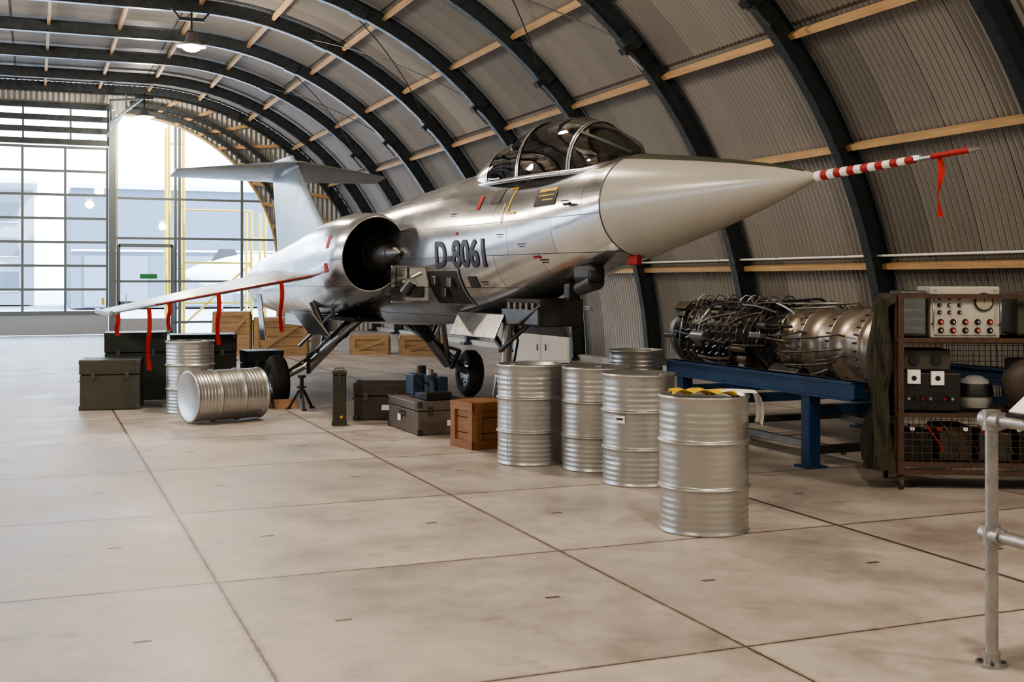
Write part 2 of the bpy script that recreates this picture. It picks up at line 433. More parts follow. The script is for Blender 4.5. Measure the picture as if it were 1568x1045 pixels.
for z in (5.72,6.07,6.42,6.78): b.box(((xa+x1)/2,YE-.02,z),(x1-xa+.2,.12,.17),M_rib)
for x in (-4.2,-2.9,-1.6,-.3,1.0,2.05): b.box((x,YE,6.2),(.06,.08,1.1),M_frame)
b.add([(xa,YE+.02,5.66),(x1,YE+.02,5.66),(x1,YE+.02,6.75),(xa,YE+.02,6.75)],[(0,1,2,3)],M_glass)
b.obj('window_1')
b=MB(); b.box((2.17,YE-.05,3.35),(.2,.2,6.7),M_frame); b.box((2.30,YE-.1,3.2),(.04,.04,6.4),M_trim)
b.box((-6.4,YE-.05,2.85),(.2,.2,5.7),M_frame)
for (p,q) in (((2.1,37.0,6.3),(2.9,36.0,6.9)),((2.1,37.0,6.3),(2.1,37.3,7.0)),((2.5,36.5,6.6),(2.5,36.6,7.1)),((2.0,37.2,5.9),(2.4,36.4,6.5)),((2.9,36.0,6.9),(2.1,37.3,7.0))): b.beam(p,q,.06,.06,M_galv)
b.obj('trim_2')
b=MB()
for x in (4.0,4.12,6.0):
    b.box((x,YE,glz(x)/2),(.08,.09,glz(x)),M_frame)
for z,xe in ((2.9,7.1),(4.1,6.6),(.35,7.1),(1.6,7.1)):
    b.box(((2.27+xe)/2,YE,z),(xe-2.27,.07,.07),M_frame)
n=24; vs=[(2.27,YE+.01,0)]
for i in range(n+1):
    x=2.27+(7.08-2.27)*i/n; vs.append((x,YE+.01,glz(x)))
vs.append((7.08,YE+.01,0)); b.add(vs,[tuple(range(len(vs)))],M_glass)
b.obj('window_2')
b=MB()
for x in (2.35,3.9): b.box((x,YE-.09,1.35),(.09,.06,2.7),M_frame)
for z in (.05,.95,2.68): b.box((3.12,YE-.09,z),(1.55,.06,.1),M_frame)
b.box((3.12,YE-.09,.28),(1.5,.04,.4),M_door)
b.box((2.55,YE-.14,1.05),(.03,.05,.3),M_steel); b.box((3.2,YE-.13,1.75),(.5,.02,.14),pmat('sign_green',(.02,.2,.06),.5)); b.obj('door_2')

# ------------------------------------------------------------------ exterior
b=MB(); b.box((0,60,-.15),(220,260,.1),pmat('apron_concrete',(.48,.48,.48),.8,0,.08)); b.obj('ground_apron')
M_bld=pmat('facade_grey',(.34,.38,.42),.6,0,.06); M_bwin=pmat('facade_window',(.14,.18,.22),.2,0,.1)
b=MB(); b.box((-12,92,3.9),(24,12,7.8),M_bld)
for r in range(3):
    for c in range(14):
        b.box((-23+c*1.65,85.97,1.6+r*2.3),(1.1,.08,1.2),M_bwin); b.box((-23+c*1.65,85.9,1.6+r*2.3-.68),(1.2,.12,.08),M_white)
b.box((-12,86,7.8),(24.4,12.6,.25),M_white); b.obj('office_building')
b=MB(); b.box((17,80,3.6),(30,12,7.2),pmat('hangar_cladding_blue',(.09,.12,.155),.5,0,.08))
b.box((17,73.9,7.2),(30.4,.4,.3),M_white); b.box((17,73.9,3.4),(30,.1,.12),M_white)
for i in range(6): b.box((4.5+i*5,73.95,1.6),(3.6,.1,3.0),M_bwin)
b.obj('neighbouring_hangar')
b=MB()
def post(x,y,z0,z1): b.cyl((x,y,z0),(x,y,z1),.05,M_yel,seg=8)
for x in (4.0,4.45,6.6,7.05):
    for y in (39.3,40.3): post(x,y,-.1,6.6 if x<5 else 3.9)
for z in (1.0,2.0,3.0,4.0,5.0,6.0):
    b.cyl((4.0,39.3,z),(4.45,39.3,z),.03,M_yel,seg=8)
    if z<4: b.cyl((6.6,39.3,z),(7.05,39.3,z),.03,M_yel,seg=8)
for z in (.9,2.2,3.9): b.cyl((4.45,39.3,z),(6.6,39.3,z),.03,M_yel,seg=8)
b.cyl((4.45,39.3,.2),(6.6,39.3,2.2),.035,M_yel,seg=8); b.cyl((4.45,40.3,0),(4.45,39.3,3.9),.035,M_yel,seg=8)
b.box((5.5,39.8,2.2),(2.2,1.0,.06),M_galv)
b.obj('access_scaffold')
b=MB()
rings=[]
for i in range(20):
    t=i/19; s_=t*9; rr=.85*min(1,math.sin(min(1,t*2.6)*math.pi/2))*(1-.35*max(0,t-.5)); rr=max(rr,.02)
    rings.append([Vector((5.2+s_*.9,48+s_*.5+rr*math.cos(k*math.pi/8)*-.5,1.9+rr*math.sin(k*math.pi/8))) + Vector((rr*math.cos(k*math.pi/8)*.6,0,0)) for k in range(16)])
b.loft(rings,M_white,True,True)
b.add([(10.6,51,2.5),(12.9,52.2,2.5),(13.2,52.4,4.6),(12.2,51.9,4.6)],[(0,1,2,3)],M_white)
b.add([(12.3,51.85,3.9),(13.1,52.25,3.9),(13.2,52.35,4.6),(12.2,51.85,4.6)],[(0,1,2,3)],M_red)
b.add([(6.5,48.6,2.3),(7.9,49.4,2.3),(7.6,49.2,2.9),(6.9,48.8,2.9)],[(0,1,2,3)],M_black)
for x,y in ((7,49),(10.5,50),(11,52)): b.cyl((x,y,-.1),(x,y,1.4),.09,M_steel,seg=8); b.cyl((x-.08,y,.2),(x+.08,y,.2),.3,M_rubber)
b.obj('parked_jet_trainer')

# ------------------------------------------------------------------ lamps
LCOL=(1,.86,.68)
def highbay(x,y,z=6.3,power=600,vis=True):
    b=MB()
    b.lathe([(.05,.34),(.10,.32),(.12,.16),(.20,.12),(.30,.05),(.29,.05),(.19,.10),(.0,.11)],M_galv,Matrix.Translation((0,0,0)),seg=24)
    b.lathe([(0,-.05),(.10,-.04),(.17,0),(.19,.05),(.12,.09),(0,.1)],M_bulb,seg=20)
    b.cyl((0,0,.32),(0,0,.75),.02,M_black,seg=8)
    b.box((0,0,.60),(.5,.07,.07),M_rib); b.beam((.22,0,.60),(.40,0,.82),.04,.04,M_rib); b.beam((-.22,0,.60),(-.40,0,.82),.04,.04,M_rib)
    o=b.obj('high_bay_lamp',loc=(x,y,z))
    l=bpy.data.lights.new('bulb_light','POINT'); l.energy=power; l.color=LCOL; l.shadow_soft_size=.22
    lo=bpy.data.objects.new('bulb_light',l); COL.objects.link(lo); lo.parent=o; lo.location=(0,0,-.3)
for y in (24.7,35.8): highbay(2.95,y,power=400)
for y in (13.6,2.5): highbay(2.95,y,power=620)
for y in (24.7,13.6,2.5): highbay(-4.2,y,z=6.0,power=800)
highbay(7.2,.5,z=5.2,power=480)

# ------------------------------------------------------------------ drums
def drum(name,loc,rotz=0,lying=None,extras=False,seed=0):
    b=MB(); r=.29
    prof=[(.0,.012),(.255,.012),(.27,.0),(r+.004,.0),(r+.006,.012),(r-.003,.022),(r-.001,.045)]
    def hoop(zc,h=.013,w=.014): return [(r-.003,zc-w*1.4),(r,zc-w),(r+h*.7,zc-w*.5),(r+h,zc),(r+h*.7,zc+w*.5),(r,zc+w),(r-.003,zc+w*1.4)]
    def grooves(z0,z1,n,dp):
        out=[]
        for k in range(n):
            a=z0+(z1-z0)*k/n; h=(z1-z0)/n
            out+=[(r-dp*(.5-.5*math.cos(2*math.pi*q/8)),a+h*q/8) for q in range(8)]
        return out+[(r,z1)]
    prof+=grooves(.05,.25,5,.0026)
    prof+=hoop(.29)
    prof+=grooves(.33,.54,5,.0014)
    prof+=hoop(.585)
    prof+=grooves(.63,.80,4,.0026)
    prof+=[(r,.82),(r-.002,.85),(r+.005,.86),(r+.008,.872),(r+.004,.88),(r-.008,.88),(r-.012,.86),(0,.86)]
    i0=len(b.v); b.lathe(prof,M_drum,seg=72)
    rnd=random.Random(seed+3)
    dents=[(rnd.uniform(0,6.28),rnd.uniform(.12,.75),rnd.uniform(.05,.12),rnd.uniform(.002,.006)) for _ in range(9)]
    for i in range(i0,len(b.v)):
        x_,y_,z_=b.v[i]; rr=math.hypot(x_,y_)
        if rr>.27 and .03<z_<.84:
            a_=math.atan2(y_,x_); d=0
            for da,dz_,ds,dd in dents:
                aa=(a_-da+math.pi)%(2*math.pi)-math.pi
                d+=dd*math.exp(-((aa*.29)**2+(z_-dz_)**2)/(ds*ds))
            k=(rr-d)/rr; b.v[i]=(x_*k,y_*k,z_)
    b.cyl((.2,0,.858),(.2,0,.872),.035,M_steel,seg=16); b.cyl((-.2,0,.858),(-.2,0,.868),.018,M_steel,seg=12)
    b.box((0,r-.001,.44),(.008,.004,.78),M_steel)
    if extras=='label':
        a0=-2.35; vs=[]
        for i in range(6):
            a=a0+i*.06
            for z in (.5,.56): vs.append(((r+.005)*math.cos(a),(r+.005)*math.sin(a),z))
        b.add(vs,[(2*i,2*i+2,2*i+3,2*i+1) for i in range(5)],M_paper)
        vs=[((r+.007)*math.cos(a0+.05+i*.05),(r+.007)*math.sin(a0+.05+i*.05),z) for i in range(5) for z in (.525,.54)]
        b.add(vs,[(2*i,2*i+2,2*i+3,2*i+1) for i in range(4)],M_black)
    if extras=='cloth':
        vs=[];fs=[];n=14
        for i in range(n+1):
            for j in range(8):
                u=i/n;v=j/7
                vs.append((-.23+.40*u,-.22+.24*v+.05*math.sin(5*u),.888+.026*abs(math.sin(9*u+4*v))+.008*math.cos(14*v)))
        for i in range(n):
            for j in range(7): a=i*8+j; fs.append((a,a+8,a+9,a+1))
        b.add(vs,fs,M_yel,True)
        vs=[];fs=[]
        for i in range(17):
            u=i/16
            x=.02+.31*min(u*1.9,1); z=.90-max(0,u-.5)*.42+.006*math.sin(u*6)
            if u>.5: x=.33+.03*math.sin((u-.5)*5)
            vs+=[(x,-.20+.04*u,z),(x+.01,-.05,z+.008),(x,.08,z)]
        for i in range(16):
            for j in range(2): a=i*3+j; fs.append((a,a+3,a+4,a+1))
        b.add(vs,fs,M_paper,True)
    o=b.obj(name,loc=loc,rotz=rotz)
    if lying is not None:
        o.rotation_euler=(0,math.pi/2,lying)
    return o
CR=R(-21.9)
drum('steel_drum',(4.06,6.74,0),rotz=CR,extras='cloth',seed=1)
drum('steel_drum',(4.51,8.49,0),rotz=CR,extras='label',seed=2)
drum('steel_drum',(4.51,9.27,0),rotz=1.0,seed=3)
drum('steel_drum',(4.11,9.80,0),rotz=2.0,seed=4)
drum('steel_drum',(6.01,11.38,0),rotz=.4,seed=5)
drum('steel_drum',(1.79,15.13,0),rotz=.4,seed=6)
ax=Vector((.952,.306,0)); c=Vector((2.03,13.95,.307))-ax*.44
drum('steel_drum',tuple(c),lying=R(17.8),seed=7)
drum('steel_drum',(5.75,26.6,0),rotz=.4,seed=8)

# ------------------------------------------------------------------ boxes, cases
def case(name,loc,size,mat,rotz,lid=.3,mat2=None,labels=True,handles=True,feet=False):
    w,d,h=size; b=MB(); mat2=mat2 or M_dsteel
    b.box((0,0,h*(1-lid)/2),(w,d,h*(1-lid)-.006),mat,bev=.012)
    b.box((0,0,h*(1-lid/2)),(w+.012,d+.012,h*lid-.006),mat,bev=.012)
    for sx in (-1,1):
        for sy in (-1,1):
            for z in (.03,h-.03): b.box((sx*(w/2-.02),sy*(d/2-.02),z),(.06,.06,.06),mat2,bev=.008)
    for x in (-w*.28,w*.28):
        b.box((x,-d/2-.012,h*(1-lid)),(.05,.02,.09),mat2); b.box((x,d/2+.012,h*(1-lid)),(.05,.02,.09),mat2)
    if handles:
        for sx in (-1,1):
            b.tube([(sx*(w/2),-.07,h*.55),(sx*(w/2+.03),-.06,h*.55),(sx*(w/2+.03),.06,h*.55),(sx*(w/2),.07,h*.55)],.008,mat2)
            b.box((sx*(w/2+.004),0,h*.55),(.01,.2,.06),mat2)
    if labels:
        b.box((w*.1,-d/2-.008,h*.35),(.1,.004,.06),M_paper); b.box((-w/2-.008,d*.1,h*.4),(.004,.1,.07),M_paper)
    return b.obj(name,loc=loc,rotz=rotz)
case('equipment_case',(.92,15.95,0),(.72,.6,.63),M_olive,R(-8),labels=False)
case('equipment_case',(1.30,17.1,0),(.8,.6,.92),M_olivebox,R(-5),labels=False)
case('equipment_case',(2.25,17.5,0),(.9,.6,.86),M_olivebox,R(-5),labels=False)
case('equipment_case',(3.05,17.3,0),(.5,.5,.62),M_olivebox,R(5),labels=False)
case('tool_case',(3.80,13.55,0),(.62,.45,.43),M_brown,R(-20),lid=.35)
case('storage_trunk',(4.0,12.35,0),(.62,.98,.35),M_trunk,R(2),lid=.28)
b=MB(); b.box((0,0,.28),(.15,.15,.56),M_olive,bev=.01); b.box((0,0,.59),(.16,.16,.05),M_olive,bev=.01)
b.box((0,0,.02),(.17,.17,.04),M_olive); b.tube([(-.05,0,.61),(-.05,0,.64),(.05,0,.64),(.05,0,.61)],.006,M_dsteel); b.box((0,-.08,.52),(.03,.02,.1),M_dsteel); b.box((.02,-.077,.1),(.03,.004,.03),M_yel)
for z in (.15,.4): b.box((0,0,z),(.158,.158,.012),M_olive)
b.obj('ammunition_canister',loc=(3.17,13.07,0),rotz=R(-12))

def slat_crate(name,loc,size,mat,rotz,brace=True,slats=4):
    w,d,h=size; b=MB()
    sh=h/slats
    for side in (0,1,2,3):
        for k in range(slats):
            z=sh*(k+.5)
            if side<2: b.box((0,(d/2-.012)*(1 if side else -1),z),(w-.02,.022,sh-.008),mat)
            else: b.box(((w/2-.012)*(1 if side==3 else -1),0,z),(.022,d-.02,sh-.008),mat)
    b.box((0,0,h-.015),(w,d,.03),mat); b.box((0,0,.03),(w,d,.03),mat)
    for sx in (-1,1):
        for sy in (-1,1):
            b.box((sx*(w/2-.04),sy*(d/2+.01),h/2),(.08,.025,h),mat); b.box((sx*(w/2+.01),sy*(d/2-.04),h/2),(.025,.08,h),mat)
    for sy in (-1,1):
        for z in (.04,h-.04): b.box((0,sy*(d/2+.012),z),(w,.025,.08),mat)
        if brace: b.beam((-w/2+.06,sy*(d/2+.014),.08),(w/2-.06,sy*(d/2+.014),h-.08),.022,.08,mat)
    for sx in (-1,1):
        for z in (.04,h-.04): b.box((sx*(w/2+.012),0,z),(.025,d,.08),mat)
        if brace: b.beam((sx*(w/2+.014),-d/2+.06,.08),(sx*(w/2+.014),d/2-.06,h-.08),.08,.022,mat)
    return b.obj(name,loc=loc,rotz=rotz)
slat_crate('wooden_crate',(4.05,10.9,0),(.40,.40,.45),M_crateO,R(12),brace=False,slats=3)
slat_crate('wooden_crate',(5.0,26.0,0),(1.1,.8,.82),M_crate,R(-10))
slat_crate('wooden_crate',(4.0,26.3,0),(.75,.8,.95),M_crate,R(-10))
slat_crate('wooden_crate',(6.9,25.6,0),(.8,.7,.42),M_crate,R(-15))
slat_crate('wooden_crate',(7.9,25.0,0),(.9,.7,.42),M_crate,R(-15))

b=MB()
b.box((0,0,.03),(.34,.30,.06),M_bluegrey,bev=.01); b.cyl((0,0,.05),(0,0,.24),.07,M_bluegrey); b.cyl((0,0,.24),(0,0,.30),.04,M_steel)
for a in range(3):
    t=a*2.09+.3; b.beam((.18*math.cos(t),.16*math.sin(t),.04),(.04*math.cos(t),.04*math.sin(t),.2),.04,.04,M_bluegrey)
b.box((.15,.05,.12),(.12,.14,.18),M_bluegrey,bev=.01); b.tube([(.0,-.05,.12),(-.16,-.12,.2),(-.22,-.12,.27)],.014,M_dsteel)
b.box((-.13,.10,.14),(.12,.16,.22),M_bluegrey,bev=.01); b.box((.03,.30,.12),(.3,.2,.24),M_bluegrey,bev=.015); b.cyl((.03,.3,.24),(.03,.3,.32),.05,M_black)
b.box((-.05,-.28,.04),(.3,.16,.08),M_black,bev=.01)
b.obj('hydraulic_jack',loc=(4.0,12.35,.352),rotz=.1)
b=MB()
for a in range(3):
    t=a*2.094+.5; b.beam((.17*math.cos(t),.17*math.sin(t),.012),(.03*math.cos(t),.03*math.sin(t),.24),.025,.025,M_black)
    b.box((.17*math.cos(t),.17*math.sin(t),.01),(.06,.06,.02),M_black)
b.cyl((0,0,.14),(0,0,.40),.025,M_black); b.cyl((0,0,.4),(0,0,.43),.05,M_black); b.cyl((0,0,.27),(0,0,.29),.06,M_black)
b.obj('tripod_axle_stand',loc=(3.12,14.85,0))
b=MB()
for dy in (-.42,.42):
    s=1 if dy<0 else -1
    b.add([(-.15,dy-.09,0),(.15,dy-.09,0),(.15,dy+.09,0),(-.15,dy+.09,0),(-.15,dy+.03*s-.04,.11),(.15,dy+.03*s-.04,.11),(.15,dy+.03*s+.04,.11),(-.15,dy+.03*s+.04,.11)],
      [(0,1,2,3),(4,5,6,7),(0,1,5,4),(1,2,6,5),(2,3,7,6),(3,0,4,7)],M_crateO)
b.beam((-.17,-.42,.05),(-.17,.42,.05),.02,.02,M_crateO)
CH=b

# ------------------------------------------------------------------ JET FIGHTER
JL=Vector((4.79,6.50,0)); JR=R(3.1)
jet=empty('jet_fighter',JL,JR)
tab=np.array([
(0,2.31,.008,.008),(2.2,2.24,.43,.43),(3.0,2.16,.455,.50),(3.6,2.08,.48,.55),(4.5,2.01,.53,.68),(5.4,1.97,.58,.79),
(7,1.87,.64,.78),(8.5,1.78,.67,.73),(10,1.72,.67,.69),(12,1.66,.63,.63),(14,1.60,.53,.53),(14.9,1.58,.46,.46)])
sg=np.linspace(2.2,14.9,260)
def smooth(col):
    y=np.interp(sg,tab[1:,0],tab[1:,col]); k=np.exp(-np.linspace(-2,2,21)**2); k/=k.sum()
    yp=np.concatenate([2*y[0]-y[10:0:-1],y,2*y[-1]-y[-2:-12:-1]]); return np.convolve(yp,k,'valid')
ZC,HW,HH=smooth(1),smooth(2),smooth(3)
def fus(s):
    if s<2.2:
        r=.43*(max(s,0)/2.2)**.76 ; return 2.31-.07*s/2.2, r, r
    return np.interp(s,sg,ZC),np.interp(s,sg,HW),np.interp(s,sg,HH)
def ring(s,n=64,ex=2.15):
    zc,hw,hh=fus(s); out=[]
    for k in range(n):
        t=2*math.pi*k/n; c,sn=math.cos(t),math.sin(t)
        e=2/(ex if s>2.6 else 2)
        out.append(Vector((hw*math.copysign(abs(c)**e,c),s,zc+hh*math.copysign(abs(sn)**e,sn))))
    return out
def skx(s,z,off=.004):
    zc,hw,hh=fus(s); q=max(0,1-(abs(z-zc)/hh)**2.15)
    return -hw*q**(1/2.15)-off
b=MB(); st=[.0,.03,.07,.13,.2,.3,.42,.55,.7,.85,1,1.2,1.4,1.6,1.8,2.0,2.19]
def rm(i,k):
    a=360*(k+.5)/64
    return M_anti if (62<a<118 and i>2) else M_radome
b.loft([ring(s) for s in st],rm,True,True); b.obj('radome',jet)
b=MB(); b.loft([ [Vector((p.x*1.004,2.19+d,2.24+(p.z-2.24)*1.004)) for p in ring(2.2)] for d in (-.006,.006)],M_dark,True); b.obj('radome_seam',jet)
ss=list(np.linspace(2.2,14.9,90))
def bm_(i,k):
    a=360*(k+.5)/64; s=ss[i]
    if s<5.2 and 66<a<114: return M_dark if s>2.5 else M_anti
    return M_alu
b=MB(); b.loft([ring(s) for s in ss],bm_,True,False)
rs=[[Vector((r*math.cos(2*math.pi*k/40),s,1.58+r*math.sin(2*math.pi*k/40))) for k in range(40)] for s,r in ((14.88,.46),(15.2,.42),(15.2,.40),(14.6,.38),(14.2,.3))]
b.loft(rs,M_dsteel,True,True)
b.obj('fuselage',jet)
b=MB(); dz=.033
def bp(t): return (0,-t,2.31+dz*t)
n=14
for i in range(n):
    t0=-.02+i*.88/n; t1=-.02+(i+1)*.88/n
    b.cyl(bp(t0),bp(t1),.034-.012*i/n,M_red if i%2 else M_white,r1=.034-.012*(i+1)/n,seg=16)
b.cyl(bp(.86),bp(1.04),.014,M_steel,seg=12); b.cyl(bp(1.0),bp(1.30),.017,M_red,seg=12); b.cyl(bp(1.29),bp(1.36),.02,M_steel,r1=.004,seg=12)
b.box((0,-.88,2.345),(.03,.06,.03),M_steel)
def ribbon(b,x,y,z0,z1,w=.055,ang=.5):
    n=10; vs=[];dx,dy=math.cos(ang)*w/2,math.sin(ang)*w/2
    for i in range(n+1):
        t=i/n; z=z0+(z1-z0)*t; o=.012*math.sin(t*7)
        vs+=[(x-dx+o,y-dy+o,z),(x+dx+o,y+dy-o,z)]
    b.add(vs,[(2*i,2*i+1,2*i+3,2*i+2) for i in range(n)],M_red,True)
ribbon(b,0,-1.06,2.34,1.99,w=.04,ang=.2)
b.obj('pitot_boom',jet)
cs=[(2.28,2.69,.07),(2.45,2.80,.20),(2.7,2.93,.29),(2.95,3.03,.33),(3.2,3.10,.355),(3.5,3.13,.37),(3.85,3.125,.375),(4.2,3.08,.365),(4.6,2.99,.335),(5.0,2.89,.28),(5.35,2.80,.2),(5.6,2.74,.12)]
ca=np.array(cs)
def crng(s,k0=0,n=18,off=0):
    zt=np.interp(s,ca[:,0],ca[:,1])+off; w=np.interp(s,ca[:,0],ca[:,2])+off
    zb=np.interp(s,[2.28,2.7,5.6],[2.62,2.56,2.60])
    return [Vector((w*math.cos(math.pi*k/n),s,zb+(zt-zb)*math.sin(math.pi*k/n)**.9)) for k in range(n+1)]
def smoothst(a,b_,n): return list(np.linspace(a,b_,n))
b=MB(); b.loft([crng(s) for s in smoothst(2.28,4.75,26)],M_canopy,True,False,closed=False); b.obj('canopy_glass',jet)
b=MB(); b.loft([crng(s,off=.002) for s in smoothst(4.72,5.6,12)],M_alu,True,False,closed=False)
b.loft([crng(s,off=.006) for s in (2.90,2.96)],M_alu,True,False,closed=False)
b.loft([crng(s,off=.006) for s in (3.84,3.91)],M_alu,True,False,closed=False)
b.loft([crng(s,off=.006) for s in (4.68,4.74)],M_alu,True,False,closed=False)
for s in (2.93,3.875,4.72): b.tube(crng(s,off=-.004),.012,M_dark,seg=6)
for side in (0,-1):
    b.tube([crng(s,off=.01)[side]+Vector((0,0,.0)) for s in smoothst(2.3,5.5,24)],.024,M_alu,seg=8)
for k in (5,13): b.tube([crng(s,off=.004)[k] for s in smoothst(2.3,2.9,8)],.015,M_anti,seg=6)
b.obj('canopy_frame',jet)
b=MB()
b.box((0,4.35,2.75),(.36,.16,.46),M_dark,rot=(R(-14),0,0),bev=.03); b.box((0,4.3,2.95),(.24,.12,.14),M_brown,bev=.03)
b.box((0,3.05,2.66),(.5,.3,.16),M_black,bev=.03); b.box((0,3.2,2.76),(.24,.06,.14),M_black)
b.box((0,4.62,2.76),(.42,.1,.3),M_dark)
b.loft([[Vector((w*math.cos(math.pi*k/10),s,2.53+h*math.sin(math.pi*k/10))) for k in range(11)] for s,w,h in ((2.4,.1,.12),(2.7,.26,.2),(3.0,.28,.2),(3.1,.28,.06),(4.6,.3,.06),(4.7,.3,.2))],M_dark,True,True,closed=False)
b.obj('cockpit_interior',jet)
nt_=[(6.7,.84,1.92,.34,.43),(6.85,.83,1.92,.375,.47),(7.1,.81,1.90,.41,.51),(7.6,.77,1.87,.44,.56),(8.5,.68,1.81,.46,.60),(9.5,.58,1.76,.47,.60),(11,.42,1.70,.44,.56),(12.5,.25,1.65,.42,.53),(13.8,.1,1.6,.42,.50)]
na=np.array(nt_)
def nring(s,side,sc=1.0,n=48,rake=0):
    cx,zc,hw,hh=[np.interp(s,na[:,0],na[:,i]) for i in (1,2,3,4)]
    out=[]
    for k in range(n):
        t=2*math.pi*k/n; z=zc+hh*sc*math.sin(t)
        out.append(Vector((side*(cx+hw*sc*math.cos(t)),s+rake*(-(z-zc)*.35+ .12*math.cos(t)),z)))
    return out
for side,nm in ((-1,'intake_starboard'),(1,'intake_port')):
    b=MB(); st=list(np.linspace(6.7,13.8,50))
    b.loft([nring(s,side,1,48,max(0,1-(s-6.7)/1.2)) for s in st],M_alu,True)
    b.loft([nring(6.7,side,1,48,1),nring(6.69,side,.985,48,1.02),nring(6.70,side,.965,48,1)],M_steel,True)
    b.loft([nring(6.70,side,.965,48,1),nring(6.85,side,.93,48,.9)],M_dsteel,True)
    b.loft([nring(6.85,side,.93,48,.9),nring(7.1,side,.80,48,.5),nring(7.6,side,.72,48,0),nring(8.3,side,.6,48,0),nring(8.4,side,.02,48,0)],M_dark,True)
    pr=[(.0,0),(.06,.10),(.13,.3),(.21,.52),(.27,.72),(.28,.95),(.22,1.3)]
    Mx=Matrix.Translation((side*.66,6.32,1.93))@Matrix.Rotation(R(-90),4,'X')
    b.lathe(pr,M_dsteel,Mx,seg=32)
    for rr,zz_ in ((.10,.22),(.165,.40),(.235,.6)): b.lathe([(rr,zz_-.006),(rr+.012,zz_),(rr,zz_+.006)],M_dark,Mx,seg=32)
    b.obj(nm,jet)
def surf(b,sec,mat,n=9,tilt=0):
    rings=[]
    for (x,s,z,ch,t) in sec:
        up=[];dn=[]
        for i in range(n+1):
            u=(1-math.cos(math.pi*i/n))/2; th=t*math.sqrt(max(0,1-(2*u-1)**2))*.5; zz_=z-tilt*(s+ch*u-14.2)
            if tilt==0: zz_=z
            up.append(Vector((x,s+ch*u,zz_+th)))
            if 0<i<n: dn.append(Vector((x,s+ch*u,zz_-th)))
        rings.append(up+dn[::-1])
    b.loft(rings,mat,True,True)
for side,nm in ((-1,'wing_starboard'),(1,'wing_port')):
    b=MB(); surf(b,[(side*.6,8.0,1.78,3.7,.15),(side*1.1,8.22,1.68,3.35,.13),(side*3.38,9.35,1.21,1.65,.05)],M_wing)
    b.tube([(side*1.12,8.215,1.685),(side*2.2,8.745,1.462),(side*2.9,9.10,1.315)],.011,M_wred,seg=8)
    b.box((side*3.4,10.15,1.205),(.06,1.75,.07),M_wing,bev=.02)
    # aileron / flap hinge fairings and gap lines
    for t in (.15,.55):
        xx=side*(1.2+2.0*t); b.box((xx,8.9+1.0*t+1.9*(1-t*.5),1.68-.46*t*.9-.06),(.03,.5,.04),M_alu,bev=.008)
    if side<0:
        ribbon(b,-2.2,8.70,1.46,.82,ang=.1); ribbon(b,-2.75,9.0,1.34,1.0,ang=.4); ribbon(b,-2.98,9.08,1.28,.5,ang=.2); ribbon(b,-3.33,9.28,1.2,.93,ang=.2); ribbon(b,-1.5,8.33,1.6,.98,ang=.2)
    b.obj(nm,jet)
b=MB(); rings=[]
for z,le,ch,t in ((2.0,10.9,3.7,.14),(2.5,11.6,3.1,.12),(3.0,12.4,2.45,.10),(3.5,13.15,1.8,.09),(3.74,13.5,1.45,.07)):
    up=[];dn=[]
    for i in range(10):
        u=(1-math.cos(math.pi*i/9))/2; th=t*math.sqrt(max(0,1-(2*u-1)**2))*.5
        up.append(Vector((th,le+ch*u,z)))
        if 0<i<9: dn.append(Vector((-th,le+ch*u,z)))
    rings.append(up+dn[::-1])
b.loft(rings,M_wing,True,True)
b.obj('tail_fin',jet)
b=MB()
surf(b,[(-1.84,14.05,3.47,.75,.03),(-.05,13.15,3.50,1.95,.12),(.05,13.15,3.50,1.95,.12),(1.84,14.05,3.47,.75,.03)],M_wing,tilt=.10)
b.lathe([(0,0),(.06,.2),(.10,.6),(.10,1.4),(.05,1.9),(0,2.0)],M_wing,Matrix.Translation((0,13.1,3.52))@Matrix.Rotation(R(-90),4,'X'),seg=16)
b.obj('tailplane',jet)
b=MB(); b.beam((0,11.8,1.02),(0,14,1.0),.04,.25,M_alu); b.loft([[Vector((w*math.cos(k*math.pi/4),s,z+w*.8*math.sin(k*math.pi/4))) for k in range(8)] for s,z,w in ((5.3,2.66,.12),(7,2.56,.17),(9,2.4,.17),(11,2.27,.12))],M_alu,True,True)
b.obj('dorsal_spine',jet)

def wheel(b,c,axis,r,w):
    c=Vector(c); ax=Vector(axis).normalized()
    q=ax.to_track_quat('Z','Y').to_matrix().to_4x4(); q.translation=c
    b.lathe([(r*.55,-w*.42),(r*.62,-w*.5),(r*.86,-w*.5),(r*.97,-w*.3),(r,-w*.12),(r,w*.12),(r*.97,w*.3),(r*.86,w*.5),(r*.62,w*.5),(r*.55,w*.42)],M_rubber,q,seg=36)
    for k in (-.2,0,.2): b.lathe([(r*1.002,w*k-.006),(r*.985,w*k),(r*1.002,w*k+.006)],M_dark,q,seg=36)
    b.lathe([(0,-w*.3),(r*.3,-w*.34),(r*.5,-w*.2),(r*.56,-w*.42),(r*.56,w*.42),(r*.5,w*.2),(r*.3,w*.34),(0,w*.3)],M_steel,q,seg=24)
    for i in range(8):
        t=i*math.pi/4
        for sg_ in (-1,1): b.cyl(q@Vector((r*.38*math.cos(t),r*.38*math.sin(t),sg_*w*.22)),q@Vector((r*.38*math.cos(t),r*.38*math.sin(t),sg_*w*.33)),.018,M_dark,seg=8)
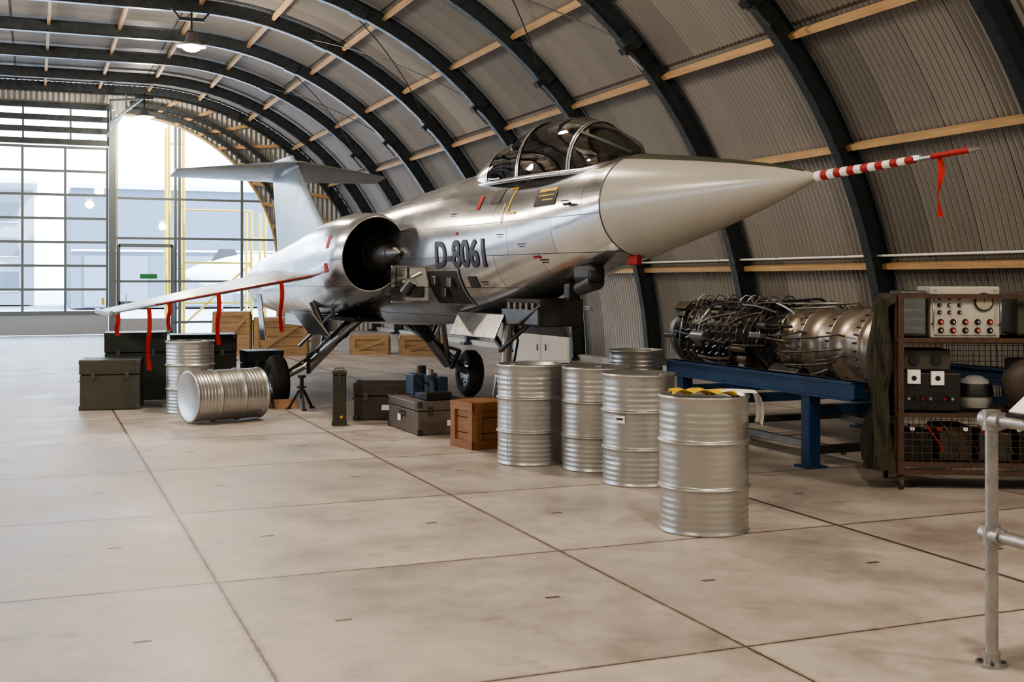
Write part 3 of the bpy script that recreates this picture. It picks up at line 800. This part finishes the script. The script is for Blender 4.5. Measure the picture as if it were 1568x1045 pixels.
for side,nm in ((-1,'main_gear_starboard'),(1,'main_gear_port')):
    b=MB(); W=Vector((side*1.36,9.1,.325))
    wheel(b,W,(1,.0,side*-.06),.325,.2)
    top=Vector((side*.36,8.75,1.15))
    knee=Vector((side*1.0,9.0,.52))
    b.cyl(W,knee,.05,M_steel); b.cyl(knee,top,.07,M_dsteel,r1=.085); b.cyl(knee+Vector((0,0,-.04)),knee+(top-knee)*.5,.085,M_steel)
    b.cyl(knee,Vector((side*.55,8.1,1.15)),.035,M_steel); b.cyl(knee+(top-knee)*.3,Vector((side*.5,9.8,1.12)),.035,M_dsteel)
    b.cyl(knee+(top-knee)*.45,Vector((side*.95,8.9,1.35)),.045,M_steel)
    b.cyl((side*.7,8.6,1.25),(side*1.0,9.35,.75),.022,M_steel)
    b.beam(knee+Vector((0,-.1,-.1)),knee+Vector((side*.05,-.28,.15)),.05,.04,M_dsteel); b.beam(knee+Vector((side*.05,-.28,.15)),knee+(top-knee)*.4,.05,.04,M_dsteel)
    b.tube([top,top+Vector((side*.2,-.1,-.25)),knee+Vector((0,-.08,.1)),W+Vector((-side*.1,-.05,.1))],.013,M_black,seg=6)
    b.tube([top+Vector((0,.2,0)),top+Vector((side*.3,.1,-.3)),knee+Vector((0,.1,.05)),W+Vector((-side*.1,.08,.05))],.011,M_black,seg=6)
    b.box((side*1.12,8.4,1.10),(.02,.95,.42),M_alu,rot=(0,R(side*38),0),bev=.006)
    b.box((side*1.50,9.4,1.14),(.02,.26,.62),M_alu,rot=(0,R(side*6),0),bev=.006)
    b.box((side*.42,8.8,1.13),(.5,1.6,.05),M_dark,bev=.01)
    b.obj(nm,jet)
b=MB(); wheel(b,(0,5.0,.25),(1,0,0),.25,.15)
b.cyl((0,4.95,.62),(0,4.85,1.35),.055,M_steel); b.cyl((0,4.96,.45),(0,4.94,.75),.04,M_steel)
for sx in (-.12,.12): b.beam((sx,5.0,.25),(sx*.6,4.96,.62),.03,.06,M_steel)
b.box((0,4.96,.6),(.2,.1,.1),M_steel,bev=.02); b.cyl((0,4.9,.85),(0,5.6,1.25),.03,M_dsteel); b.cyl((-.08,4.9,.9),(.1,4.2,1.35),.025,M_dsteel)
b.tube([(.06,4.88,1.3),(.1,4.85,1.0),(.08,4.93,.7),(.06,4.96,.5)],.012,M_black,seg=6)
b.box((-.37,4.85,1.17),(.02,1.15,.26),M_steel,rot=(0,R(24),0),bev=.008)
b.box((.37,4.85,1.17),(.02,1.15,.26),M_steel,rot=(0,R(-24),0),bev=.008)
for y in (4.4,4.85,5.3): b.box((-.35,y,1.18),(.03,.02,.22),M_dsteel,rot=(0,R(24),0))
b.box((0,5.0,1.26),(.5,1.2,.06),M_dark)
b.obj('nose_gear',jet)
b=MB()
b.box((-.05,3.95,1.32),(.46,.75,.26),M_dark,bev=.02); b.box((-.30,3.95,1.28),(.03,.8,.14),M_dsteel,bev=.005)
for i in range(5): b.box((-.29,3.68+i*.13,1.36),(.03,.05,.1),M_bronze2)
b.tube([(-.3,3.5,1.4),(-.33,3.9,1.22),(-.3,4.3,1.2)],.015,M_dsteel)
b.box((-.2,2.78,1.68),(.16,.34,.16),M_black,bev=.05); b.cyl((-.2,2.65,1.62),(-.2,2.95,1.55),.08,M_black,r1=.06)
b.box((-.12,3.25,1.52),(.12,.12,.16),M_black,bev=.03)
b.box((-.08,2.22,1.80),(.05,.16,.10),M_red,bev=.01)
b.box((-.43,2.7,2.27),(.06,.02,.02),M_steel); b.cyl((-.47,2.72,2.27),(-.47,2.62,2.27),.014,M_black)
b.obj('belly_fittings',jet)
def patch(b,s0,s1,z0,z1,mat,off=.006,n=8):
    vs=[]
    for i in range(n+1):
        for j in range(n+1):
            s=s0+(s1-s0)*i/n; z=z0+(z1-z0)*j/n; vs.append((skx(s,z,off),s,z))
    b.add(vs,[(i*(n+1)+j,(i+1)*(n+1)+j,(i+1)*(n+1)+j+1,i*(n+1)+j+1) for i in range(n) for j in range(n)],mat,True)
b=MB()
patch(b,4.95,5.7,1.38,1.72,M_dark,.008); patch(b,4.93,4.96,1.36,1.74,M_steel,.012); patch(b,4.93,5.7,1.72,1.74,M_steel,.012); patch(b,4.93,5.7,1.36,1.38,M_steel,.012)
patch(b,4.6,4.78,1.55,1.66,M_dark)
for s,z in ((5.15,1.6),(5.35,1.5),(5.5,1.62)): b.box((skx(s,z)-.02,s,z),(.06,.12,.1),M_dsteel,bev=.01)
x=skx(5.72,1.6)
dp=[(0,0),(.12,.035),(.25,.05),(.36,.04),(.45,.0)]
b.loft([[Vector((x-d*.9,5.74+e+.1*d,z)) for d,e in dp] for z in (1.40,1.76)],M_alu,True,False,closed=False)
b.loft([[Vector((x-d*.9,5.765+e+.1*d,z)) for d,e in dp] for z in (1.40,1.76)],M_alu,True,False,closed=False)
b.box((x-.2,5.755,1.77),(.42,.03,.02),M_steel); b.box((x-.2,5.755,1.395),(.42,.03,.02),M_steel)
b.cyl((x-.22,5.62,1.62),(x-.28,5.72,1.5),.06,M_dsteel); b.cyl((x-.1,5.7,1.7),(x-.3,5.72,1.6),.018,M_steel); b.box((x-.15,5.68,1.5),(.14,.08,.12),M_dsteel,bev=.01)
b.obj('access_hatch',jet)
b=MB()
patch(b,2.95,3.35,2.28,2.40,M_dark,.005); patch(b,2.98,3.32,2.41,2.44,M_yel,.006); patch(b,3.0,3.3,2.37,2.38,M_yel,.008); patch(b,3.0,3.2,2.33,2.34,M_yel,.008)
patch(b,4.1,4.3,2.36,2.50,M_dark,.005)
patch(b,3.85,3.875,2.25,2.5,M_yel,.007); patch(b,3.7,3.88,2.24,2.26,M_yel,.007); patch(b,3.86,4.02,2.48,2.5,M_yel,.007); patch(b,3.95,3.97,2.15,2.35,M_yel,.007)
patch(b,4.5,4.58,2.32,2.46,M_red,.007)
for s,z in ((3.9,2.05),(3.5,1.95),(5.0,2.3),(4.4,1.6),(2.7,2.3),(3.2,1.8)):
    patch(b,s,s+.14,z,z+.008,M_dark,.006,4); patch(b,s+.02,s+.12,z-.022,z-.016,M_dark,.006,4)
patch(b,3.3,3.42,1.82,1.84,M_red,.006,4); patch(b,4.9,4.94,2.08,2.11,M_red,.006,4)
b.obj('skin_stencils',jet)
b=MB()
for s,a0,a1,m in ((7.25,150,168,M_red),(7.30,186,198,M_red)):
    rings_=[]
    for ds in (0,.07,.14):
        cx,zc,hw,hh=[np.interp(s+ds,na[:,0],na[:,i]) for i in (1,2,3,4)]
        rings_.append([Vector((-(cx+hw*1.008*math.cos(R(180-a))),s+ds,zc+hh*1.008*math.sin(R(180-a)))) for a in np.linspace(a0,a1,6)])
    b.loft(rings_,m,True,False,closed=False)
b.obj('intake_warning_marks',jet)
def skin_text(txt,s_center,z_base,size,name,mat):
    cu=bpy.data.curves.new('t','FONT'); cu.body=txt; cu.size=size; cu.align_x='CENTER'; cu.resolution_u=4; cu.offset=.011
    to=bpy.data.objects.new('t',cu); COL.objects.link(to); bpy.context.view_layer.update()
    me=bpy.data.meshes.new_from_object(to.evaluated_get(bpy.context.evaluated_depsgraph_get()))
    bpy.data.objects.remove(to)
    bm=bmesh.new(); bm.from_mesh(me)
    bmesh.ops.triangulate(bm,faces=bm.faces)
    for _ in range(3):
        ed=[e for e in bm.edges if e.calc_length()>.05]
        if ed: bmesh.ops.subdivide_edges(bm,edges=ed,cuts=1); bmesh.ops.triangulate(bm,faces=bm.faces)
    for v in bm.verts:
        s=s_center-v.co.x*1.05; z=z_base+v.co.y; v.co=Vector((skx(s,z,.009),s,z))
    bm.to_mesh(me); bm.free(); me.materials.clear(); me.materials.append(mat)
    o=bpy.data.objects.new(name,me); COL.objects.link(o); o.parent=jet
skin_text('D-8061',4.85,1.76,.38,'serial_number',pmat('marking_blue_black',(.03,.03,.05),.4))
ch=CH.obj('wheel_chocks'); 
Wp=Matrix.Translation(JL)@Matrix.Rotation(JR,4,'Z')@Vector((-1.36,9.1,0)); ch.location=(Wp.x,Wp.y,0); ch.rotation_euler[2]=JR

# ------------------------------------------------------------------ JET ENGINE on stand
eng=MB(); EX,EZ=7.4,.99
def EM(y): return Matrix.Translation((EX,y,EZ))@Matrix.Rotation(R(-90),4,'X')
eng.lathe([(0,0),(.30,.0),(.33,.02),(.36,.3),(.36,.34),(.38,.35),(.38,.39),(.36,.4),(.36,.75),(.385,.76),(.385,.8),(.36,.81),(.35,1.2),(.385,1.21),(.385,1.25),(.35,1.26),(.33,1.6),(.375,1.61),(.375,1.66),(.33,1.67)],M_bronze,EM(8.6),seg=48)
prof=[(.33,0)]
for i in range(14):
    prof+=[(.30+.002*i,.02+i*.14),(.36,.04+i*.14),(.36,.07+i*.14),(.30+.002*i,.09+i*.14)]
prof+=[(.41,2.0),(.41,2.06),(.37,2.08),(.36,2.2),(.3,2.25),(.0,2.2)]
eng.lathe(prof,M_dsteel,EM(10.27),seg=40)
pm=[M_dsteel,M_steel,M_bronze2,M_black,M_dsteel,M_bronze2]
def ep(a,r,y): return Vector((EX+r*math.cos(a),y,EZ+r*math.sin(a)))
for i in range(120):
    y=random.uniform(10.2,12.3); a=random.uniform(.2,2*math.pi); r=random.uniform(.37,.43); m=random.choice(pm); k=random.random()
    if k<.35:
        L=random.uniform(.3,1.4); da=random.uniform(-.5,.5); pts=[ep(a,r,y)]
        pts+=[ep(a+da*t,r+.03*math.sin(t*3.1),max(10.0,y-L*t)) for t in (.15,.3,.5,.7,.85,1)]
        eng.tube(pts,random.uniform(.008,.02),m,seg=6)
    elif k<.65:
        a1=a+random.uniform(.8,2.6); eng.tube([ep(a+(a1-a)*t/12,r+.01*math.sin(t),y+.05*math.sin(t*.6)) for t in range(13)],random.uniform(.007,.018),m,seg=6)
    elif k<.85:
        c=ep(a,r+.01,y); eng.box(c,(random.uniform(.06,.14),random.uniform(.08,.25),random.uniform(.05,.12)),m,rot=Matrix.Rotation(-a,4,'Y'),bev=.01)
    else:
        c=ep(a,r+.0,y); eng.cyl(c,c+Vector((0,random.uniform(.1,.3),0)),random.uniform(.03,.06),m,seg=14)
for y in np.arange(11.0,12.3,.14):
    for a in np.arange(0.3,6.2,.22): 
        c=ep(a,.375,y); eng.beam(c,ep(a+.05,.40,y+.05),.012,.012,M_steel)
    eng.tube([ep(2*math.pi*t/28,.405,y+.05) for t in range(29)],.006,M_dsteel,seg=5)
for y in (8.97,9.38,9.83,10.23):
    for a in np.arange(0,6.28,.2): c=ep(a,.385,y); eng.cyl(c,c+Vector((0,.05,0)),.011,M_dsteel,seg=6)
for i in range(16):
    a=random.uniform(1.6,5.6); y=random.uniform(9.0,9.8); L=random.uniform(.4,.9); eng.tube([ep(a,.37,y),ep(a,.42,y+.05),ep(a+.1,.42,y+L*.5),ep(a+.15,.42,y+L),ep(a+.15,.37,y+L+.05)],.01,random.choice(pm),seg=6)
for a in (3.9,4.3,4.7,5.1): eng.box(ep(a,.42,9.9+.3*math.sin(a*7)),(.14,.5,.12),M_dsteel,rot=Matrix.Rotation(-a,4,'Y'),bev=.02)
for i in range(10):
    y=10.4+i*.18; c=ep(1.6+.2*math.sin(i),.40,y); eng.tube([c,c+Vector((-.03,.03,.06)),c+Vector((-.08,.06,.07)),c+Vector((-.13,.08,.02)),c+Vector((-.16,.09,-.06))],.009,random.choice(pm),seg=6)
eng.obj('turbojet_engine')
b=MB()
for x in (6.25,8.5):
    b.box((x,9.5,.71),(.10,3.1,.16),M_blue,bev=.008)
    b.box((x,9.5,.78),(.16,3.1,.02),M_blue); b.box((x,9.5,.64),(.16,3.1,.02),M_blue)
    for y in (8.6,10.75):
        b.box((x,y,.33),(.12,.12,.64),M_blue,bev=.006); b.box((x,y,.01),(.2,.2,.02),M_blue)
for y in (8.6,9.7,10.75):
    b.box((7.375,y,.50),(2.2,.10,.08),M_blue)
for y in (8.6,10.75): b.box((7.375,y,.15),(2.2,.07,.07),M_dsteel)
for y in (8.9,10.75):
    for x in (7.05,7.75): b.beam((x,y,.50),(7.4+(x-7.4)*.95,y,.60),.08,.08,M_blue)
for x in (6.6,8.2): b.beam((x,8.6,.12),(x,10.75,.12),.06,.06,M_galv)
b.obj('engine_stand')

# ------------------------------------------------------------------ rack with instruments
rack=empty('equipment_rack',(6.20,7.42,0),R(-27.6))
Wd,Dp,Ht=1.75,.62,1.5
b=MB(); z0=.12
for x in (0,Wd):
    for y in (0,Dp): 
        b.box((x,y+.02,(Ht+z0)/2),(.045,.006,Ht-z0),M_rust); b.box((x+(.02 if x==0 else -.02),y,(Ht+z0)/2),(.045,.045,Ht-z0),M_rust)
for z in (.14,.20,.58,1.16,Ht):
    for y in (0,Dp): b.box((Wd/2,y,z),(Wd,.035,.035),M_rust)
    for x in (0,Wd): b.box((x,Dp/2,z),(.035,Dp,.035),M_rust)
for z in (.20,.58,1.14): b.box((Wd/2,Dp/2,z),(Wd-.04,Dp-.02,.012),M_rust)
b.obj('rack_frame',rack)
b=MB()
for i in range(41): b.box((Wd*i/40,Dp,.85),(.004,.004,1.28),M_rust)
for i in range(30): b.box((Wd/2,Dp,.22+i*.0435),(Wd,.004,.004),M_rust)
for i in range(36): b.box((Wd*i/35,.0,.19+.0),(.004,.004,.10),M_rust)
for i in range(22): b.box((.01,Dp*i/21,.85),(.004,.004,1.28),M_rust)
for i in range(24): b.box((Wd*(i+.5)/24,0,.39),(.004,.004,.36),M_rust)
for i in range(7): b.box((Wd/2,0,.24+i*.05),(Wd,.004,.004),M_rust)
b.obj('rack_wire_mesh',rack)
b=MB()
b.box((.52,.28,1.375),(.52,.44,.40),M_panel,bev=.01); b.box((.52,.055,1.375),(.47,.012,.36),M_panel,bev=.004)
b.cyl((.655,.055,1.455),(.655,.03,1.455),.072,M_black,seg=28); b.cyl((.655,.032,1.455),(.655,.026,1.455),.06,pmat('dial_face',(.35,.33,.25),.4),seg=28)
b.box((.655,.024,1.475),(.004,.003,.05),M_red)
M_knr=pmat('knob_red',(.3,.02,.02),.35)
def knob(x,z,m,r=.016):
    b.cyl((x,.052,z),(x,.046,z),r*1.5,M_black,seg=14); b.cyl((x,.05,z),(x,.016,z),r,m,seg=12); b.cyl((x,.017,z),(x,.013,z),r*.4,M_white,seg=8)
for i in range(5):
    for j in range(2): knob(.335+.092*i,1.235+j*.065,[M_black,M_knr][(i+j)%2])
for i in range(3):
    for j in range(3): knob(.325+.075*i,1.375+j*.055,[M_black,M_black,M_knr,M_steel][(2*i+j)%4],.011)
for x in (.3,.74):
    for z in (1.205,1.545): b.cyl((x,.052,z),(x,.044,z),.008,M_steel,seg=8)
for x in (.27,.77): b.tube([(x,.05,1.28),(x,.0,1.30),(x,.0,1.45),(x,.05,1.47)],.008,M_steel)
b.obj('test_set',rack)
b=MB(); b.box((.14,.3,1.36),(.20,.42,.36),M_dsteel,bev=.015)
for z in (1.25,1.32,1.39,1.46): b.box((.14,.085,z),(.16,.01,.02),M_galv)
b.box((.14,.08,1.36),(.17,.008,.3),glassmat('perspex',(.6,.75,.75),.2)); b.obj('clear_cased_instrument',rack)
b=MB(); b.box((.27,.3,.75),(.46,.4,.3),M_black,bev=.01)
for x in (.14,.32):
    b.box((x,.09,.87 if x<.2 else .86),(.10,.03,.11),M_paper,bev=.004); b.cyl((x,.075,.86),(x,.07,.86),.02,M_black,seg=12)
for i in range(7):
    b.cyl((.1+.055*i,.1,.7),(.1+.055*i,.07,.7),.012,[M_steel,M_black,M_knr][i%3],seg=10)
b.tube([(.2,.09,.72),(.26,.0,.68),(.34,.02,.74),(.42,.09,.7)],.006,M_black)
b.box((.25,.3,1.0),(.36,.34,.16),M_olive,bev=.01); b.cyl((.15,.13,1.0),(.15,.11,1.0),.04,M_black,seg=18); b.cyl((.32,.13,1.0),(.32,.11,1.0),.04,M_black,seg=18)
b.obj('radio_unit',rack)
b=MB(); 
prof=[(0,.15),(.05,.145),(.1,.115),(.13,.06),(.135,0),(.13,-.06),(.115,-.1)]
b.lathe([(r,z) for r,z in prof],M_helm,Matrix.Translation((.66,.3,.72)),seg=28)
b.lathe([(.138,-.02),(.14,.0),(.12,.08)],M_black,Matrix.Translation((.66,.292,.73)),seg=28); b.obj('flight_helmet',rack)
b=MB(); b.box((1.25,.32,.8),(.6,.42,.4),M_rust,bev=.02)
b.lathe([(.04,0),(.2,0),(.2,.06),(.04,.06)],M_brown,Matrix.Translation((1.0,.1,.82))@Matrix.Rotation(R(90),4,'X'),seg=28)
b.box((1.25,.32,1.36),(.65,.42,.34),M_olive,bev=.02); b.obj('parts_box',rack)
b=MB()
for i in range(5):
    b.box((.16+i*.3,.3,.33+.02*(i%2)),(.25,.4,.22+.04*(i%2)),[M_black,M_brown,M_olive][i%3],bev=.01)
for i in range(10): 
    x=.1+i*.13; b.tube([(x,.07,.5),(x+.05,.04,.42),(x+.1,.06,.35),(x+.13,.05,.28)],.008,[M_black,M_knr,M_bronze2][i%3])
for i in range(6): b.cyl((.12+i*.2,.08,.47),(.12+i*.2,.04,.47),.018,[M_white,M_knr][i%2],seg=10)
b.obj('avionics_boxes',rack)
b=MB()
for x in (.03,Wd-.03):
    for y in (.03,Dp-.03):
        b.cyl((x-.015,y,.045),(x+.015,y,.045),.045,M_rust,seg=16); b.box((x,y,.1),(.05,.05,.05),M_rust)
b.obj('casters',rack)
b=MB(); nu,nv=26,30; vs=[];fs=[]
for i in range(nu+1):
    for j in range(nv+1):
        u=i/nu; v=j/nv
        y=-.05+(Dp+.08)*u; z=1.5-1.38*v
        x=-.07-.05*math.sin(u*17+v*3)*(.4+v)-.03*math.sin(v*11+u*5)-.02*v
        if v<.04: x=-.02
        y+=.03*math.sin(v*9+u*12)
        vs.append((x,y,z+.02*math.sin(u*9)))
for i in range(nu):
    for j in range(nv): a=i*(nv+1)+j; fs.append((a,a+nv+1,a+nv+2,a+1))
b.add(vs,fs,M_tarp,True)
for k in range(5):
    b.tube([(-.1-.02*k,-.06+.03*math.sin(t*1.3+k),1.48-t*.11) for t in range(13)],.022-.002*k,M_tarp,seg=7)
b.obj('camouflage_tarpaulin',rack)

# ------------------------------------------------------------------ railing right foreground
b=MB(); rx=3.74; r=.027
for y in (3.89,1.9,-.1):
    b.cyl((rx,y,0),(rx,y,1.03),r,M_galv,seg=20); b.cyl((rx,y,.0),(rx,y,.012),.065,M_galv,seg=24); b.cyl((rx,y,.01),(rx,y,.06),.036,M_galv,seg=20)
    for z in (.55,1.035): 
        b.cyl((rx,y,z-.045),(rx,y,z+.04),.038,M_galv,seg=20); b.cyl((rx,y+.045,z),(rx,y-.06,z),.037,M_galv,seg=20)
    for a in (0.8,2.4,4,5.5): b.cyl((rx+.048*math.cos(a),y+.048*math.sin(a),.012),(rx+.048*math.cos(a),y+.048*math.sin(a),.022),.009,M_dsteel,seg=6)
    b.cyl((rx+.03,y-.02,.55),(rx+.05,y-.02,.55),.008,M_dsteel,seg=6)
for z in (.55,1.035): b.cyl((rx,3.89,z),(rx,-.4,z),r,M_galv,seg=20)
b.obj('tube_railing')
b=MB(); b.box((0,0,0),(.30,.62,.008),M_paper,rot=(0,R(-35),0)); b.box((0,0,-.012),(.32,.64,.012),M_black,rot=(0,R(-35),0)); b.beam((-.06,0,-.09),(0,0,-.01),.03,.03,M_galv)
b.obj('information_board',loc=(3.80,3.42,1.172))
b=MB(); b.box((0,0,.30),(1.1,.5,.56),M_white,bev=.01)
for x in (-.27,.27): b.box((x,-.26,.30),(.5,.02,.48),M_white,bev=.006); b.box((x*.3,-.28,.32),(.02,.02,.12),M_dsteel)
b.box((0,0,.01),(1.0,.45,.04),M_black); b.obj('white_cabinet',loc=(9.3,21.5,0),rotz=R(-30))

# ------------------------------------------------------------------ world, sun, camera
w=bpy.data.worlds.new('world'); scene.world=w; w.use_nodes=True; nt=w.node_tree; bg=nt.nodes['Background']
tc=N(nt,'ShaderNodeTexCoord'); sx=N(nt,'ShaderNodeSeparateXYZ'); nt.links.new(tc.outputs['Generated'],sx.inputs[0])
cr=N(nt,'ShaderNodeValToRGB'); nt.links.new(sx.outputs[2],cr.inputs[0])
cr.color_ramp.elements[0].color=(.84,.92,1,1); cr.color_ramp.elements[1].color=(.40,.62,1,1); cr.color_ramp.elements[1].position=.7
nt.links.new(cr.outputs[0],bg.inputs[0]); bg.inputs[1].default_value=10.0
sl=bpy.data.lights.new('sun','SUN'); sl.energy=14; sl.angle=.03; sl.color=(1,.95,.86)
so=bpy.data.objects.new('sun',sl); COL.objects.link(so)
so.rotation_euler=Vector((-.6,.4,-.7)).to_track_quat('-Z','Y').to_euler()
cam=bpy.data.cameras.new('camera'); co=bpy.data.objects.new('camera',cam); COL.objects.link(co)
co.location=(0,0,1.62); co.rotation_euler=(R(90),0,R(-21.9)); cam.sensor_width=36; cam.lens=36*1820/1568; cam.shift_y=-92.5/1568
cam.clip_end=400
scene.camera=co
scene.view_settings.view_transform='AgX'
try: scene.view_settings.look='AgX - Medium High Contrast'
except Exception: pass
scene.view_settings.exposure=.15
